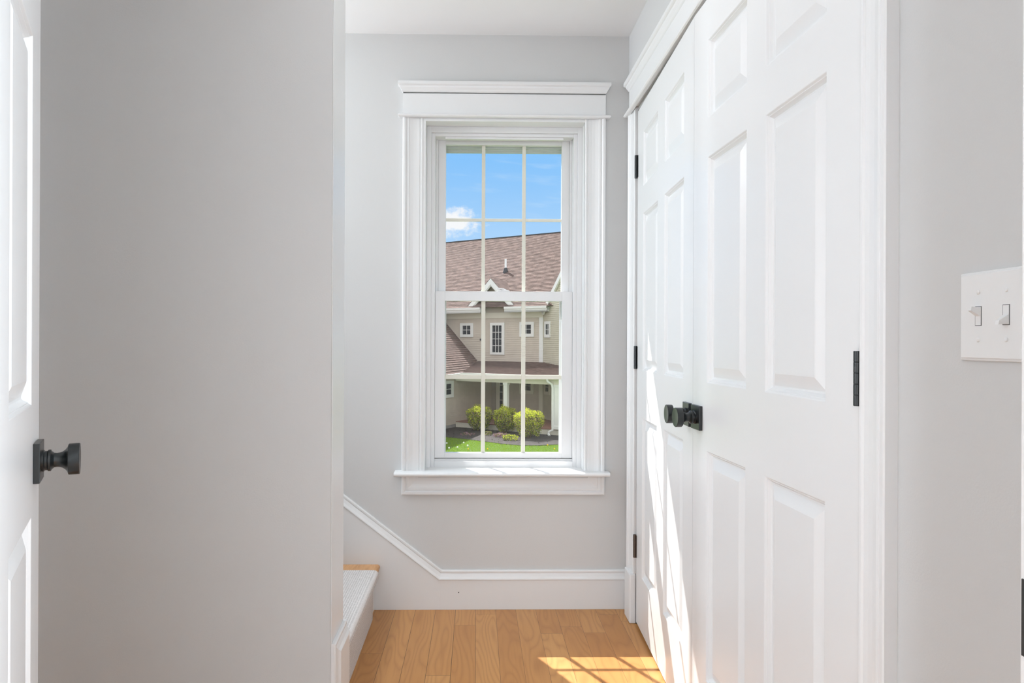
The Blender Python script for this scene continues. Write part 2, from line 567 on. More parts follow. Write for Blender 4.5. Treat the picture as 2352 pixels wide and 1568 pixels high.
# wall with the bedroom doorway the photograph is taken through, and the bedroom behind it
JX0, JX1, JY0, JY1 = -0.43, 0.4115, 0.39, 0.51
m = MB()
m.box(-4.1, JX0 - 0.02, JY0, JY1, 0, CEIL)
m.box(JX1 + 0.02, 0.9, JY0, JY1, 0, CEIL)
m.box(JX0 - 0.02, JX1 + 0.02, JY0, JY1, 2.08, CEIL)
m.box(-2.0, -1.9, -3.1, JY0, 0, CEIL)
m.box(0.9, 1.0, -3.1, JY1, 0, CEIL)
m.box(-2.0, 1.0, -3.1, -3.0, 0, CEIL)
m.box(-4.1, -4.0, JY1, YP0, 0, CEIL)
tag(m.build('wall_front', 'wall'), 'wall of the doorway the hall is seen through, beside the light switch', 'wall', 'structure')

# ------------------------------------------------------------------ moulding profiles
CASING = [(0, 0), (0, 0.020), (0.003, 0.022), (0.011, 0.022), (0.014, 0.019), (0.018, 0.016), (0.020, 0.018), (0.026, 0.018),
          (0.030, 0.0155), (0.044, 0.0125), (0.058, 0.0115), (0.070, 0.012), (0.074, 0.0095), (0.077, 0.013), (0.082, 0.0135), (0.087, 0.011), (0.087, 0)]
# base: a measured downwards from the top edge
BASECAP = [(0, 0), (0, 0.008), (0.004, 0.011), (0.010, 0.011), (0.013, 0.009), (0.016, 0.0105), (0.026, 0.014), (0.034, 0.0195),
           (0.038, 0.020), (0.040, 0.017), (0.044, 0.017), (0.044, 0)]

# ------------------------------------------------------------------ baseboard and stair skirt on the window wall
m = MB()
yb = YB
cap = [(0.614, yb, 0.1645), (-0.143, yb, 0.1645), (-0.64, yb, 0.5477)]
cap2 = [V(c) for c in cap]
cap2[0].x = XR
m.sweep(BASECAP, [cap2[0], cap2[1], cap2[2] + (cap2[2] - cap2[1])], (0, -1, 0))
kx, kz = -0.157, 0.1245
sl = (0.5477 - 0.1645) / (0.64 - 0.143)
m.prism([(XR, yb, 0), (XR, yb, 0.121), (kx, yb, 0.121), (-1.9, yb, 0.121 + (1.9 + kx) * sl), (-1.9, yb, 0)], (0, -0.0165, 0))
m.box(kx - 0.0008, kx + 0.0008, yb - 0.0169, yb, 0, 0.121)
bb = tag(m.build('baseboard_back', 'white', bevel=0.001), 'white baseboard under the window turning up as stair skirt', 'baseboard', 'structure')
m = MB()
m.lathe([(0.0022, 0), (0.0022, 0.0005)], (-0.0725, yb - 0.0165, 0.0727), (0, -1, 0), 10)
m.build('nail_hole', 'nail', bb, label='tiny dark nail hole')

# ------------------------------------------------------------------ partition end: white board and tall base block
m = MB()
m.box(XP, XP + 0.002, YP0 + 0.001, YP1 - 0.001, 0, CEIL)
t2 = tag(m.build('trim_2', 'white'), 'narrow white end face of the partition beside the stairs', 'trim', 'structure')
ZT = 0.318
m = MB()
m.sweep(BASECAP, [(XP + 0.002, YP1 + 0.006, ZT), (XP + 0.002, YP0, ZT), (XP + 0.002, YP0, 0.0)], (1, 0, 0))
m.box(XP + 0.002, XP + 0.019, YP0 + 0.043, YP1 + 0.012, 0, ZT - 0.043)
m.build('base_block', 'white', t2, bevel=0.001)

# ------------------------------------------------------------------ closet door surround (casings, head, plinths)
t1 = tag(empty('trim_1', (XR, 1.93, 0)), 'white casing with crown head around the closet double doors', 'trim', 'structure')


def rel(parent_loc, p):
    return V(p) - V(parent_loc)


TL = V((XR, 1.93, 0))
CW = 0.088
for y_out, y_in in ((CY1 + 0.004 + CW, CY1 + 0.004), (CY0 - 0.008 - CW, CY0 - 0.008)):
    m = MB()
    path = [V((XR, y_out, 2.08)) - TL, V((XR, y_out, 0.2)) - TL]
    prof = CASING if y_out > y_in else [(-a, b) for a, b in CASING]
    # facing -X, travelling down: left of travel is toward -Y
    m.sweep(prof, path, (-1, 0, 0))
    m.build('casing', 'white', t1)
    m = MB()
    a, b = (y_in - 0.002, y_out + 0.006) if y_out > y_in else (y_out - 0.006, y_in + 0.002)
    m.box(-0.027, 0, a - 1.93, b - 1.93, 0, 0.200)
    m.build('plinth_block', 'white', t1, bevel=0.005)
m = MB()
fy0, fy1 = CY0 - 0.008 - CW, CY1 + 0.004 + CW
m.box(-0.016, 0, fy0 - 1.93, fy1 - 1.93, 2.082, 2.175)
m.build('head_fascia', 'white', t1)
m = MB()
BEAD = [(0, 0), (0, 0.030), (0.003, 0.0345), (0.0065, 0.036), (0.010, 0.0345), (0.013, 0.030), (0.013, 0)]
CROWN = [(0, 0), (0, 0.036), (0.012, 0.036), (0.015, 0.033), (0.017, 0.029), (0.024, 0.027), (0.032, 0.022), (0.037, 0.020), (0.041, 0.0165), (0.041, 0)]


def around(prof):
    """profile measured out from the fascia face, running round the three sides of the head"""
    return [(max(b - 0.016, 0.0), -a) for a, b in prof]


def head_mould(mb, prof, z_top, y0, y1):
    mb.sweep(around(prof), [V((0, y0 - 1.93, z_top)), V((-0.016, y0 - 1.93, z_top)), V((-0.016, y1 - 1.93, z_top)), V((0, y1 - 1.93, z_top))], (0, 0, 1))


head_mould(m, BEAD, 2.0835, fy0, fy1)
m.build('head_bead', 'white', t1)
m = MB()
head_mould(m, CROWN, 2.2135, fy0, fy1)
m.build('head_crown', 'white', t1)
m = MB()
m.box(0, 0.10, CY1 - 1.93, CY1 + 0.004 - 1.93, 0, CZ)
m.box(0, 0.10, CY0 - 0.006 - 1.93, CY0 - 1.93, 0, CZ)
m.box(0.045, 0.075, CY0 - 1.93, CY0 + 0.012 - 1.93, 0, CZ)
m.box(0.045, 0.075, CY1 - 0.012 - 1.93, CY1 - 1.93, 0, CZ)
m.box(0.045, 0.075, CY0 - 1.93, CY1 - 1.93, CZ - 0.012, CZ)
m.build('jamb', 'white', t1)

# doorway jamb in front of the camera, with the strike plate at its edge
t3 = tag(empty('trim_3', (JX1, JY1, 0)), 'white doorway jamb at the right edge with dark strike plate', 'trim', 'structure')
m = MB()
m.box(0, 0.02, JY0 - JY1, 0.0, 0, 2.06)
m.box(JX0 - JX1 - 0.02, JX0 - JX1, JY0 - JY1, 0.0, 0, 2.06)
m.box(JX0 - JX1 - 0.02, 0.02, JY0 - JY1, 0.0, 2.06, 2.08)
m.build('jamb', 'white', t3, bevel=0.0015)
m = MB()
m.box(-0.0008, 0.002, -0.035, -0.0022, 0.896, 0.954)
m.box(-0.0011, 0.0, -0.026, -0.012, 0.910, 0.940)
m.build('strike_plate', 'strike', t3, bevel=0.001, label='dark metal strike plate')

# ------------------------------------------------------------------ six panel doors
ROWS = [(0.221, 0.8405), (1.023, 1.631), (1.735, 1.947)]
STICK = [(0, 0), (0.0015, -0.0005), (0.0045, -0.0045), (0.0062, -0.0045), (0.0095, -0.0100), (0.0125, -0.0130), (0.0135, -0.0130)]
RAISE = [(0.0135, -0.0130), (0.0165, -0.0130), (0.0400, -0.0035), (0.043, -0.0025)]



def six_panel_door(name, label, loc, rz, sgn, knob_z=0.924, hinge_mats=('bronze', 'bronze', 'bronze'), bottom=0.012, top=2.060, wd=0.7955, knob_side=True):
    """local: hinge edge at x=0, leaf along sgn*x, seen face at y=0 looking to -y"""
    root = tag(empty(name, loc, rz), label, 'door', 'structure')
    T = 0.035
    stile, mull = 0.105, 0.097
    pw = (wd - 2 * stile - mull) / 2
    xs = [0, stile, stile + pw, stile + pw + mull, wd - stile, wd]
    zs = [bottom] + [z for r in ROWS for z in r] + [top]

    def S(x):
        return sgn * x
    fr = MB()
    for i in range(5):
        for j in range(7):
            if i in (1, 3) and j in (1, 3, 5):
                continue
            for y in (0, T):
                fr.face([(S(xs[i]), y, zs[j]), (S(xs[i + 1]), y, zs[j]), (S(xs[i + 1]), y, zs[j + 1]), (S(xs[i]), y, zs[j + 1])])
    fr.face([(0, 0, bottom), (0, T, bottom), (0, T, top), (0, 0, top)])
    fr.face([(S(wd), 0, bottom), (S(wd), T, bottom), (S(wd), T, top), (S(wd), 0, top)])
    fr.face([(0, 0, bottom), (S(wd), 0, bottom), (S(wd), T, bottom), (0, T, bottom)])
    fr.face([(0, 0, top), (S(wd), 0, top), (S(wd), T, top), (0, T, top)])
    for i in (1, 3):
        for z0, z1 in ROWS:
            x0, x1 = sorted((S(xs[i]), S(xs[i + 1])))
            for y, ny in ((0, -1), (T, 1)):
                pth = [(x0, y, z1), (x0, y, z0), (x1, y, z0), (x1, y, z1)]
                if ny > 0:
                    pth = [(x1, y, z1), (x1, y, z0), (x0, y, z0), (x0, y, z1)]
                fr.sweep(STICK, pth, (0, ny, 0), closed=True, profclosed=False)
    o = fr.build('door_frame', 'door', root)
    for i in (1, 3):
        for z0, z1 in ROWS:
            x0, x1 = sorted((S(xs[i]), S(xs[i + 1])))
            p = MB()
            for y, ny in ((0, -1), (T, 1)):
                pth = [(x0, y, z1), (x0, y, z0), (x1, y, z0), (x1, y, z1)]
                if ny > 0:
                    pth = [(x1, y, z1), (x1, y, z0), (x0, y, z0), (x0, y, z1)]
                p.sweep(RAISE, pth, (0, ny, 0), closed=True, profclosed=False)
                d = 0.043
                yy = y - ny * 0.0025
                p.face([(x0 + d, yy, z0 + d), (x1 - d, yy, z0 + d), (x1 - d, yy, z1 - d), (x0 + d, yy, z1 - d)])
            p.build('panel', 'door', root)
    # knob set on a square rose
    kx = S(wd - 0.0415) if knob_side else S(wd - 0.055)
    kb = MB()
    kb.lathe([(0.0185, 0.009), (0.0185, 0.013), (0.0165, 0.0145), (0.0165, 0.018), (0.0185, 0.0195), (0.0185, 0.023), (0.0155, 0.0245), (0.0125, 0.028), (0.0120, 0.032), (0.0125, 0.036),
              (0.0140, 0.040), (0.0170, 0.0440), (0.0210, 0.0470), (0.0265, 0.0490), (0.0270, 0.0500), (0.0270, 0.0650), (0.0262, 0.0660), (0.020, 0.0655), (0.008, 0.0648), (0.0005, 0.0646)],
             (kx, 0, knob_z), (0, -1, 0), 48)
    kn = kb.build('knob', 'bronze', root, smooth=True, label='dark bronze round knob')
    rb = MB()
    rb.box(kx - 0.0325, kx + 0.0325, -0.010, 0.0, knob_z - 0.0335, knob_z + 0.0335)
    rb.build('rosette', 'bronze', kn, bevel=0.0012)
    # butt hinges: knuckle barrel and leaf edge at the hinge side
    for hz, hm in zip((0.314, 1.072, 1.838), hinge_mats):
        hb = MB()
        r = 0.0065
        for k in range(5):
            z0 = hz - 0.046 + k * 0.0184
            hb.lathe([(r * 0.9, 0), (r, 0.0006), (r, 0.0178), (r * 0.9, 0.0184)], (S(-0.004), -0.006, z0), (0, 0, 1), 14)
        hb.box(S(-0.004), S(0.0095), -0.0012, 0.002, hz - 0.044, hz + 0.044)
        hb.box(S(-0.012), S(-0.004), -0.0012, 0.002, hz - 0.045, hz + 0.045)
        lab = 'dark hinge' if hm == 'bronze' else 'brown hinge'
        hb.build('hinge', hm, root, smooth=True, label=lab)
    return root


# closet pair on the right, both leaves a little ajar
six_panel_door('door_3', 'far white six-panel closet door next to the window wall, streaked with sun', (0.644, 2.731, 0), R(-90 - 1.97), 1,
               hinge_mats=('brown_metal', 'bronze', 'bronze'))
six_panel_door('door_2', 'near white six-panel closet door with dark knob, close to the light switch', (0.644, 1.138, 0), R(-90 + 2.0), -1)
# bedroom door standing open at the left edge
LD = math.atan2(0.892, -0.452)
px, py = -0.737 + 0.705 * 0.452, 1.146 - 0.705 * 0.892
six_panel_door('door_1', 'white six-panel door standing open at the left edge, with dark knob', (px, py, 0), LD, 1, knob_side=False)

# ------------------------------------------------------------------ window
win = tag(empty('window_1', (0.1185, YB, WZ0)), 'white double-hung window with grilles above the baseboard', 'window', 'structure')
WL = V((0.1185, YB, WZ0))


def wb(boxes, name, mat, parent=win, bevel=0.0, label=None):
    mb = MB()
    for b in boxes:
        mb.box(b[0] - WL.x, b[1] - WL.x, b[2] - WL.y, b[3] - WL.y, b[4] - WL.z, b[5] - WL.z)
    return mb.build(name, mat, parent, bevel=bevel, label=label)


CX0, CX1 = -0.3155, 0.5435
m = MB()
m.sweep(CASING, [V((CX0, YB, 2.082)) - WL, V((CX0, YB, 0.486)) - WL, V((CX1, YB, 0.486)) - WL, V((CX1, YB, 2.082)) - WL], (0, -1, 0))
m.build('casing', 'white', win)
wb([(CX0, CX1, YB - 0.016, YB, 2.084, 2.18)], 'head_fascia', 'white')
for nm, prof, zt in (('head_bead', BEAD, 2.0915), ('head_crown', CROWN, 2.2265)):
    m = MB()
    m.sweep(around(prof), [V((CX1, YB, zt)) - WL, V((CX1, YB - 0.016, zt)) - WL, V((CX0, YB - 0.016, zt)) - WL, V((CX0, YB, zt)) - WL], (0, 0, 1))
    mo = m.build(nm, 'white', win)
JL, JR, JT = -0.2195, 0.4565, 2.066
wb([(JL - 0.016, JL, YB - 0.0105, 3.09, 0.575, JT + 0.016), (JR, JR + 0.016, YB - 0.0105, 3.09, 0.575, JT + 0.016), (JL, JR, YB - 0.0105, 3.09, JT, JT + 0.016)], 'jamb', 'white')
# stool with rounded nose
m = MB()
STO = [(0, 0.0)] + [(0.053 + 0.009 * math.cos(R(a)), 0.009 + 0.009 * math.sin(R(a))) for a in range(-90, 91, 18)] + [(0, 0.018)]
poly = [(-0.343 - WL.x, YB - d - WL.y, 0.5685 + z - WL.z) for d, z in STO]
m.prism(poly, (0.903, 0, 0))
m.box(JL - WL.x, JR - WL.x, -0.001, 0.075, 0.5685 - WL.z, 0.5865 - WL.z)
m.build('stool', 'white', win)
# vinyl unit frame: stepped lip, tracks, sill
wb([(JL, -0.1995, 2.965, 3.09, 0.585, JT), (JR, 0.4365, 2.965, 3.09, 0.585, JT),
    (-0.1995, 0.4365, 2.965, 3.09, 2.040, JT),
    (-0.1995, -0.1835, 2.975, 3.09, 0.585, 2.040), (0.4365, 0.4205, 2.975, 3.09, 0.585, 2.040), (-0.1835, 0.4205, 2.975, 3.09, 2.026, 2.040),
    (-0.1835, 0.4205, 2.972, 2.988, 0.585, 0.612), (-0.1835, 0.4205, 2.988, 3.10, 0.585, 0.620),
    (-0.1835, -0.1735, 3.028, 3.036, 0.62, 2.026), (0.4205, 0.4105, 3.028, 3.036, 0.62, 2.026),
    (-0.14, 0.376, 2.98, 2.998, 2.016, 2.026)], 'unit_frame', 'vinyl', bevel=0.0012)
# exterior blind stop and head seen through the top of the glass
wb([(-0.1835, -0.150, 3.085, 3.15, 0.60, 2.04), (0.4205, 0.387, 3.085, 3.15, 0.60, 2.04), (-0.1835, 0.4205, 3.070, 3.082, 1.9995, 2.04),
    (-0.1835, 0.4205, 3.082, 3.088, 1.9945, 2.04), (-0.1835, 0.4205, 3.088, 3.098, 1.986, 2.04), (-0.25, 0.49, 3.10, 3.17, 0.555, 0.605)], 'exterior_stop', 'stop', label='grey-green exterior stop')

# sashes: upper behind, lower in front
us = wb([(-0.1735, -0.140, 3.038, 3.066, 1.318, 2.030), (0.4105, 0.3762, 3.038, 3.066, 1.318, 2.030),
         (-0.140, 0.3762, 3.038, 3.066, 2.008, 2.030), (-0.140, 0.3762, 3.038, 3.066, 1.318, 1.350)], 'upper_sash', 'vinyl', bevel=0.001)
ls = wb([(-0.1830, -0.140, 2.998, 3.030, 0.622, 1.354), (0.4200, 0.3742, 2.998, 3.030, 0.622, 1.354),
         (-0.140, 0.3742, 2.998, 3.030, 1.3115, 1.354), (-0.140, 0.3742, 2.998, 3.030, 0.622, 0.6445)], 'lower_sash', 'vinyl', bevel=0.001)
wb([(-0.140, 0.3762, 3.055, 3.057, 1.350, 2.008)], 'glass', 'glass', us)
wb([(-0.140, 0.3742, 3.019, 3.021, 0.6445, 1.3115)], 'glass', 'glass', ls)
mv = [0.0285 - 0.006, 0.2045]
ub = [(x - 0.008, x + 0.008, 3.047, 3.0555, 1.350, 2.008) for x in (0.0275, 0.2085)] + [(-0.140, 0.3762, 3.048, 3.0553, 1.6695, 1.6825)]
lb = [(x - 0.009, x + 0.009, 3.010, 3.0185, 0.6445, 1.3115) for x in (0.0285, 0.2060)] + [(-0.140, 0.3742, 3.011, 3.0183, 0.9675, 0.9865)]
wb(ub, 'muntin', 'muntin', us, bevel=0.0015, label='cream grille bars of the upper sash')
wb(lb, 'muntin', 'muntin', ls, bevel=0.0015, label='cream grille bars of the lower sash')
# cam lock on the meeting rail
m = MB()
cx_, cz_ = 0.116, 1.354
m.prism([(cx_ - 0.030 - WL.x, 3.000 - WL.y, cz_ - WL.z), (cx_ + 0.030 - WL.x, 3.000 - WL.y, cz_ - WL.z), (cx_ + 0.022 - WL.x, 3.000 - WL.y, cz_ + 0.006 - WL.z), (cx_ - 0.022 - WL.x, 3.000 - WL.y, cz_ + 0.006 - WL.z)], (0, 0.024, 0))
m.lathe([(0.014, 0), (0.013, 0.004), (0.008, 0.006)], (cx_ - WL.x, 3.013 - WL.y, cz_ + 0.006 - WL.z), (0, 0, 1), 20)
m.prism([(cx_ - 0.028 - WL.x, 2.999 - WL.y, cz_ + 0.009 - WL.z), (cx_ - 0.002 - WL.x, 2.999 - WL.y, cz_ + 0.009 - WL.z), (cx_ + 0.004 - WL.x, 2.999 - WL.y, cz_ + 0.014 - WL.z), (cx_ - 0.030 - WL.x, 2.999 - WL.y, cz_ + 0.015 - WL.z)], (0, 0.018, 0))
m.build('sash_lock', 'vinyl', ls, bevel=0.001)
# insect screen outside the lower half
sf = wb([(-0.150, -0.138, 3.078, 3.084, 0.622, 1.345), (0.387, 0.372, 3.078, 3.084, 0.622, 1.345), (-0.138, 0.372, 3.078, 3.084, 1.332, 1.345), (-0.138, 0.372, 3.078, 3.084, 0.622, 0.634)], 'screen_frame', 'vinyl')
m = MB()
m.face([(-0.138 - WL.x, 3.081 - WL.y, 0.634 - WL.z), (0.372 - WL.x, 3.081 - WL.y, 0.634 - WL.z), (0.372 - WL.x, 3.081 - WL.y, 1.332 - WL.z), (-0.138 - WL.x, 3.081 - WL.y, 1.332 - WL.z)])
m.build('screen_mesh', 'screen', sf)

# ------------------------------------------------------------------ stairs behind the partition, going up to the left
st = tag(empty('staircase', (-0.42, 2.44, 0)), 'wooden stairs rising left behind the partition under the carpet runner', 'staircase', 'structure')
RISE, RUN, XN = 0.192, 0.255, -0.404
Y0s, Y1s = YP1 + 0.002, YB - 0.0175
for k in range(4):
    xn = XN - k * RUN
    zt = RISE * (k + 1)
    m = MB()
    nose = [(xn - 0.012 + 0.012 * math.cos(R(a)), zt - 0.012 + 0.012 * math.sin(R(a))) for a in range(-90, 91, 18)]
    pl = [(x + 0.42, Y0s - 2.44, z) for x, z in nose] + [(xn - RUN - 0.03 + 0.42, Y0s - 2.44, zt), (xn - RUN - 0.03 + 0.42, Y0s - 2.44, zt - 0.024)]
    m.prism(pl, (0, Y1s - Y0s, 0))
    m.build('tread', 'tread', st, label='honey wood stair tread')
    m = MB()
    m.box(xn - 0.037 + 0.42, xn - 0.025 + 0.42, Y0s - 2.44, Y1s - 2.44, zt - RISE, zt - 0.024)
    m.build('riser', 'white', st, label='white stair riser')
# runner: follows treads, noses and risers
m = MB()
CT = 0.010
prof = []
for k in range(4):
    xn = XN - k * RUN
    zt = RISE * (k + 1)
    prof.append((xn - 0.025 + CT, zt - RISE + (0 if k == 0 else CT)))
    prof.append((xn - 0.022 + CT, zt - 0.060))
    prof.append((xn - 0.012 + CT, zt - 0.030))
    for a in range(-60, 91, 15):
        prof.append((xn - 0.012 + (0.012 + CT) * math.cos(R(a)), zt - 0.012 + (0.012 + CT) * math.sin(R(a))))
prof.append((XN - 4 * RUN, RISE * 4 + CT))
ya, yb2 = 2.115, 2.785
RL = V((-0.42, 2.44, 0))
for (x0, z0), (x1, z1) in zip(prof, prof[1:]):
    m.face([V((x0, ya, z0)) - RL, V((x1, ya, z1)) - RL, V((x1, yb2, z1)) - RL, V((x0, yb2, z0)) - RL])
    for yy in (ya, yb2):
        cx2, cz2 = -0.004, -0.004
        m.face([V((x0, yy, z0)) - RL, V((x1, yy, z1)) - RL, V((x1 - 0.010, yy, z1 - 0.010)) - RL, V((x0 - 0.010, yy, z0 - 0.010)) - RL])
ro = m.build('stair_carpet', 'carpet', smooth=True)
ro.location = RL
tag(ro, 'pale grey ribbed carpet runner over the bottom stair', 'carpet')

# ------------------------------------------------------------------ light switch
sw = tag(empty('light_switch', (XR, 0.8385, 1.166)), 'white double toggle light switch plate on the right wall', 'light switch')
m = MB()
m.prism([(0, -0.058, -0.057), (0, 0.058, -0.057), (0, 0.058, 0.057), (0, -0.058, 0.057)], (-0.0035, 0, 0))
m.prism([(-0.0035, -0.055, -0.054), (-0.0035, 0.055, -0.054), (-0.0035, 0.055, 0.054), (-0.0035, -0.055, 0.054)], (-0.0022, 0, 0))
m.build('wall_plate', 'plastic', sw, bevel=0.0018)
for y, up in ((0.023, True), (-0.023, False)):
    m = MB()
    m.box(-0.0060, -0.005, y - 0.0055, y + 0.0055, -0.0125, 0.0125)
    m.build('switch_slot', 'slot', sw, label='dark rim of the toggle slot')
    m = MB()
    m.box(-0.0063, -0.005, y - 0.0046, y + 0.0046, -0.0117, 0.0117)
    m.build('slot_insert', 'plastic', sw)
    m = MB()
    z = 0.005 if up else -0.005
    tip = 0.0095 if up else -0.0095
    a = [(-0.0058, y - 0.0040, z - 0.0055), (-0.0058, y + 0.0040, z - 0.0055), (-0.0058, y + 0.0040, z + 0.0055), (-0.0058, y - 0.0040, z + 0.0055)]
    b = [(-0.0175, y - 0.0028, tip - 0.0025), (-0.0175, y + 0.0028, tip - 0.0025), (-0.0165, y + 0.0028, tip + 0.0025), (-0.0165, y - 0.0028, tip + 0.0025)]
    m.face(a)
    m.face(list(reversed(b)))
    for k in range(4):
        j = (k + 1) % 4
        m.face([a[k], a[j], b[j], b[k]])
    bmx = m.build('toggle', 'plastic', sw)
    for zz in (0.0302, -0.0302):
        m = MB()
        m.lathe([(0.0029, 0.0055), (0.0029, 0.0062), (0.0022, 0.0070), (0.0006, 0.0074)], (0, y, zz), (-1, 0, 0), 16)
        m.build('screw', 'plastic', sw, smooth=True)

# ================================================================== outside
G = -2.35
hs = tag(empty('house', (1.15, 30.0, G), math.atan2(-0.545, 0.839)), 'tan clapboard house with reddish shingle roof seen through the window', 'house')


class HB(MB):
    """house coordinates: s right along the front, q away from us, z absolute height"""
    def build(self, *a, **k):
        self.v = [(x, y, z - G) for x, y, z in self.v]
        return super().build(*a, **k)


def siding(mb, p0, d, L, z0, z1, nrm, course=0.080, trim_fn=None, mi=0):
    d, nrm, p0 = V((*d, 0)).normalized(), V((*nrm, 0)).normalized(), V((*p0, 0))
    z = z0
    while z < z1 - 1e-4:
        zt = min(z + course, z1)
        a0, a1 = (0, L) if trim_fn is None else trim_fn(z, L)
        b0, b1 = (0, L) if trim_fn is None else trim_fn(zt, L)
        if a1 - a0 > 0.01:
            if b1 - b0 < 0.001:
                b0 = b1 = (b0 + b1) / 2
            lo, hi_ = nrm * 0.016, nrm * 0.003
            A, B = p0 + d * a0 + lo, p0 + d * a1 + lo
            C, D = p0 + d * b1 + hi_, p0 + d * b0 + hi_
            mb.face([(A.x, A.y, z), (B.x, B.y, z), (C.x, C.y, zt), (D.x, D.y, zt)], mi)
            A2, B2 = p0 + d * a0, p0 + d * a1
            mb.face([(A2.x, A2.y, z), (B2.x, B2.y, z), (B.x, B.y, z), (A.x, A.y, z)], mi)
        z = zt


def shingles(mb, eave0, eave1, up, n, course=0.115, clip=None):
    """sawtooth courses from an eave line going up the slope"""
    e0, e1, up = V(eave0), V(eave1), V(up)
    du = up.normalized()
    L = (e1 - e0).length
    nn = (e1 - e0).cross(up).normalized()
    if nn.z < 0:
        nn = -nn
    tot = up.length
    k = 0
    while k * course < tot - 1e-4:
        a, b = k * course, min((k + 1) * course, tot)
        c0, c1 = ((0, 1), (0, 1)) if clip is None else (clip(a / tot), clip(b / tot))
        P = lambda fr, h_, off: e0 + (e1 - e0) * fr + du * h_ + nn * off
        if c0[1] - c0[0] > 0.002:
            mb.face([P(c0[0], a, 0.022), P(c0[1], a, 0.022), P(c1[1], b, 0.004), P(c1[0], b, 0.004)], 0,
                    uv=[(c0[0] * L, a), (c0[1] * L, a), (c1[1] * L, b), (c1[0] * L, b)])
            mb.face([P(c0[0], a, -0.01), P(c0[1], a, -0.01), P(c0[1], a, 0.022), P(c0[0], a, 0.022)], 0,
                    uv=[(0, a - 0.05), (L, a - 0.05), (L, a), (0, a)])
        k += 1


# front walls (lap boards)
m = HB()
siding(m, (-9, 0), (1, 0), 11.0, -2.1, 2.3, (0, -1))
m.build('front_wall', 'siding', hs)
m = HB()
apx, apz, fl, fr_ = -0.41, 3.80, -1.45, 0.62


def gab(z, L):
    k = (z - 2.62) / (apz - 2.62)
    return (max(0, (apx - fl) * k), min(L, (fr_ - fl) - (fr_ - apx) * k)) if k > 0 else (0.35, L - 0.2)


siding(m, (fl, -0.02), (1, 0), fr_ - fl, 2.40, apz, (0, -1), trim_fn=gab)
m.build('gable_wall', 'siding', hs)
# angled right hand wall with its own gable
BD = V((0.836, -0.551)).normalized()
BN = V((-0.551, -0.836)).normalized()
m = HB()


def rgab(z, L):
    return (0.0, L) if z < 2.55 else (0.14 + (z - 2.55), L)


siding(m, (2.0, 0.0), BD, 3.2, -2.1, 5.0, BN, trim_fn=rgab)
m.build('angled_wall', 'siding2', hs, label='sage tinted angled wall')
m = HB()
c = V((2.0, 0.0, 0)) + V((*BD, 0)) * 0.02 + V((*BN, 0)) * 0.05
r0 = c + V((0, 0, 2.42))
r1 = c + V((*BD, 0)) * 2.6 + V((0, 0, 5.0))
m.sweep([(-0.17, 0), (-0.17, 0.08), (0.0, 0.08), (0.0, 0)], [r0, r1], (*BN, 0))
m.box(1.93, 2.42, -0.30, 0.06, 2.43, 2.62)
m.build('rake_board', 'htrim', hs)
# wing projecting toward us on the left
m = HB()
siding(m, (-0.55, -7.0), (0, 1), 7.0, -2.2, -0.1, (1, 0))
m.build('wing_wall', 'siding', hs)
m = HB()
m.box(-9, -0.56, -7.0, 0.0, -2.35, -2.2)
m.box(-9, 7, 0.0, 1.0, -2.35, -2.1)
m.build('foundation', 'found', hs)
# main roof
m = HB()
shingles(m, (-10, -0.47, 2.66), (8, -0.47, 2.66), (0, 4.47, 4.47 * 0.85), 1, course=0.10)
m.build('main_roof', 'roof', hs)
m = HB()
m.box(-10, 8, 3.93, 4.07, 6.43, 6.475)
m.face([(-10, 4.0, 6.46), (8, 4.0, 6.46), (8, 8.5, 2.66), (-10, 8.5, 2.66)])
m.build('ridge_cap', 'flash', hs)
# gable roof of the wall dormer
m = HB()
qf, qb = -0.40, 1.04
m.face([(apx, qf, 3.95), (apx, qb, 3.95), (-1.66, qf, 2.70)], uv=[(0, 0), (1.3, 0), (0, 1.7)])
m.face([(apx, qf, 3.95), (apx, qb, 3.95), (0.84, qf, 2.70)], uv=[(0, 0), (1.3, 0), (0, 1.7)])
m.build('dormer_roof', 'roof', hs)
m = HB()
RP = [(0, 0), (0, 0.10), (0.19, 0.10), (0.19, 0.07), (0.23, 0.07), (0.23, 0)]
m.sweep([(a, b) for a, b in RP], [(0.84, -0.30, 2.67), (apx, -0.30, 3.93), (-1.66, -0.30, 2.67)], (0, -1, 0))
m.build('gable_trim', 'htrim', hs)
# cornices with gutters either side of the gable and frieze board under them
for s0, s1 in ((-10, -0.88), (0.36, 2.40)):
    m = HB()
    m.box(s0, s1, -0.50, -0.02, 2.43, 2.50)
    m.box(s0, s1, -0.50, -0.40, 2.43, 2.655)
    m.box(s0, s1, -0.54, -0.40, 2.57, 2.665)
    m.build('cornice', 'htrim', hs)
m = HB()
m.box(-9, 2.0, -0.045, 0, 2.20, 2.44)
m.build('frieze_board', 'cream', hs)
m = HB()
m.box(1.815, 2.0, -0.05, 0.02, 0.2, 2.2)  # upper length of the one board, lit look put into a whiter colour
m.build('corner_board', 'htrim', hs)
m = HB()
m.box(1.815, 2.0, -0.05, 0.02, -2.1, 0.2)
m.build('corner_board', 'cream', hs)

# windows: frame with grid and a dark pane


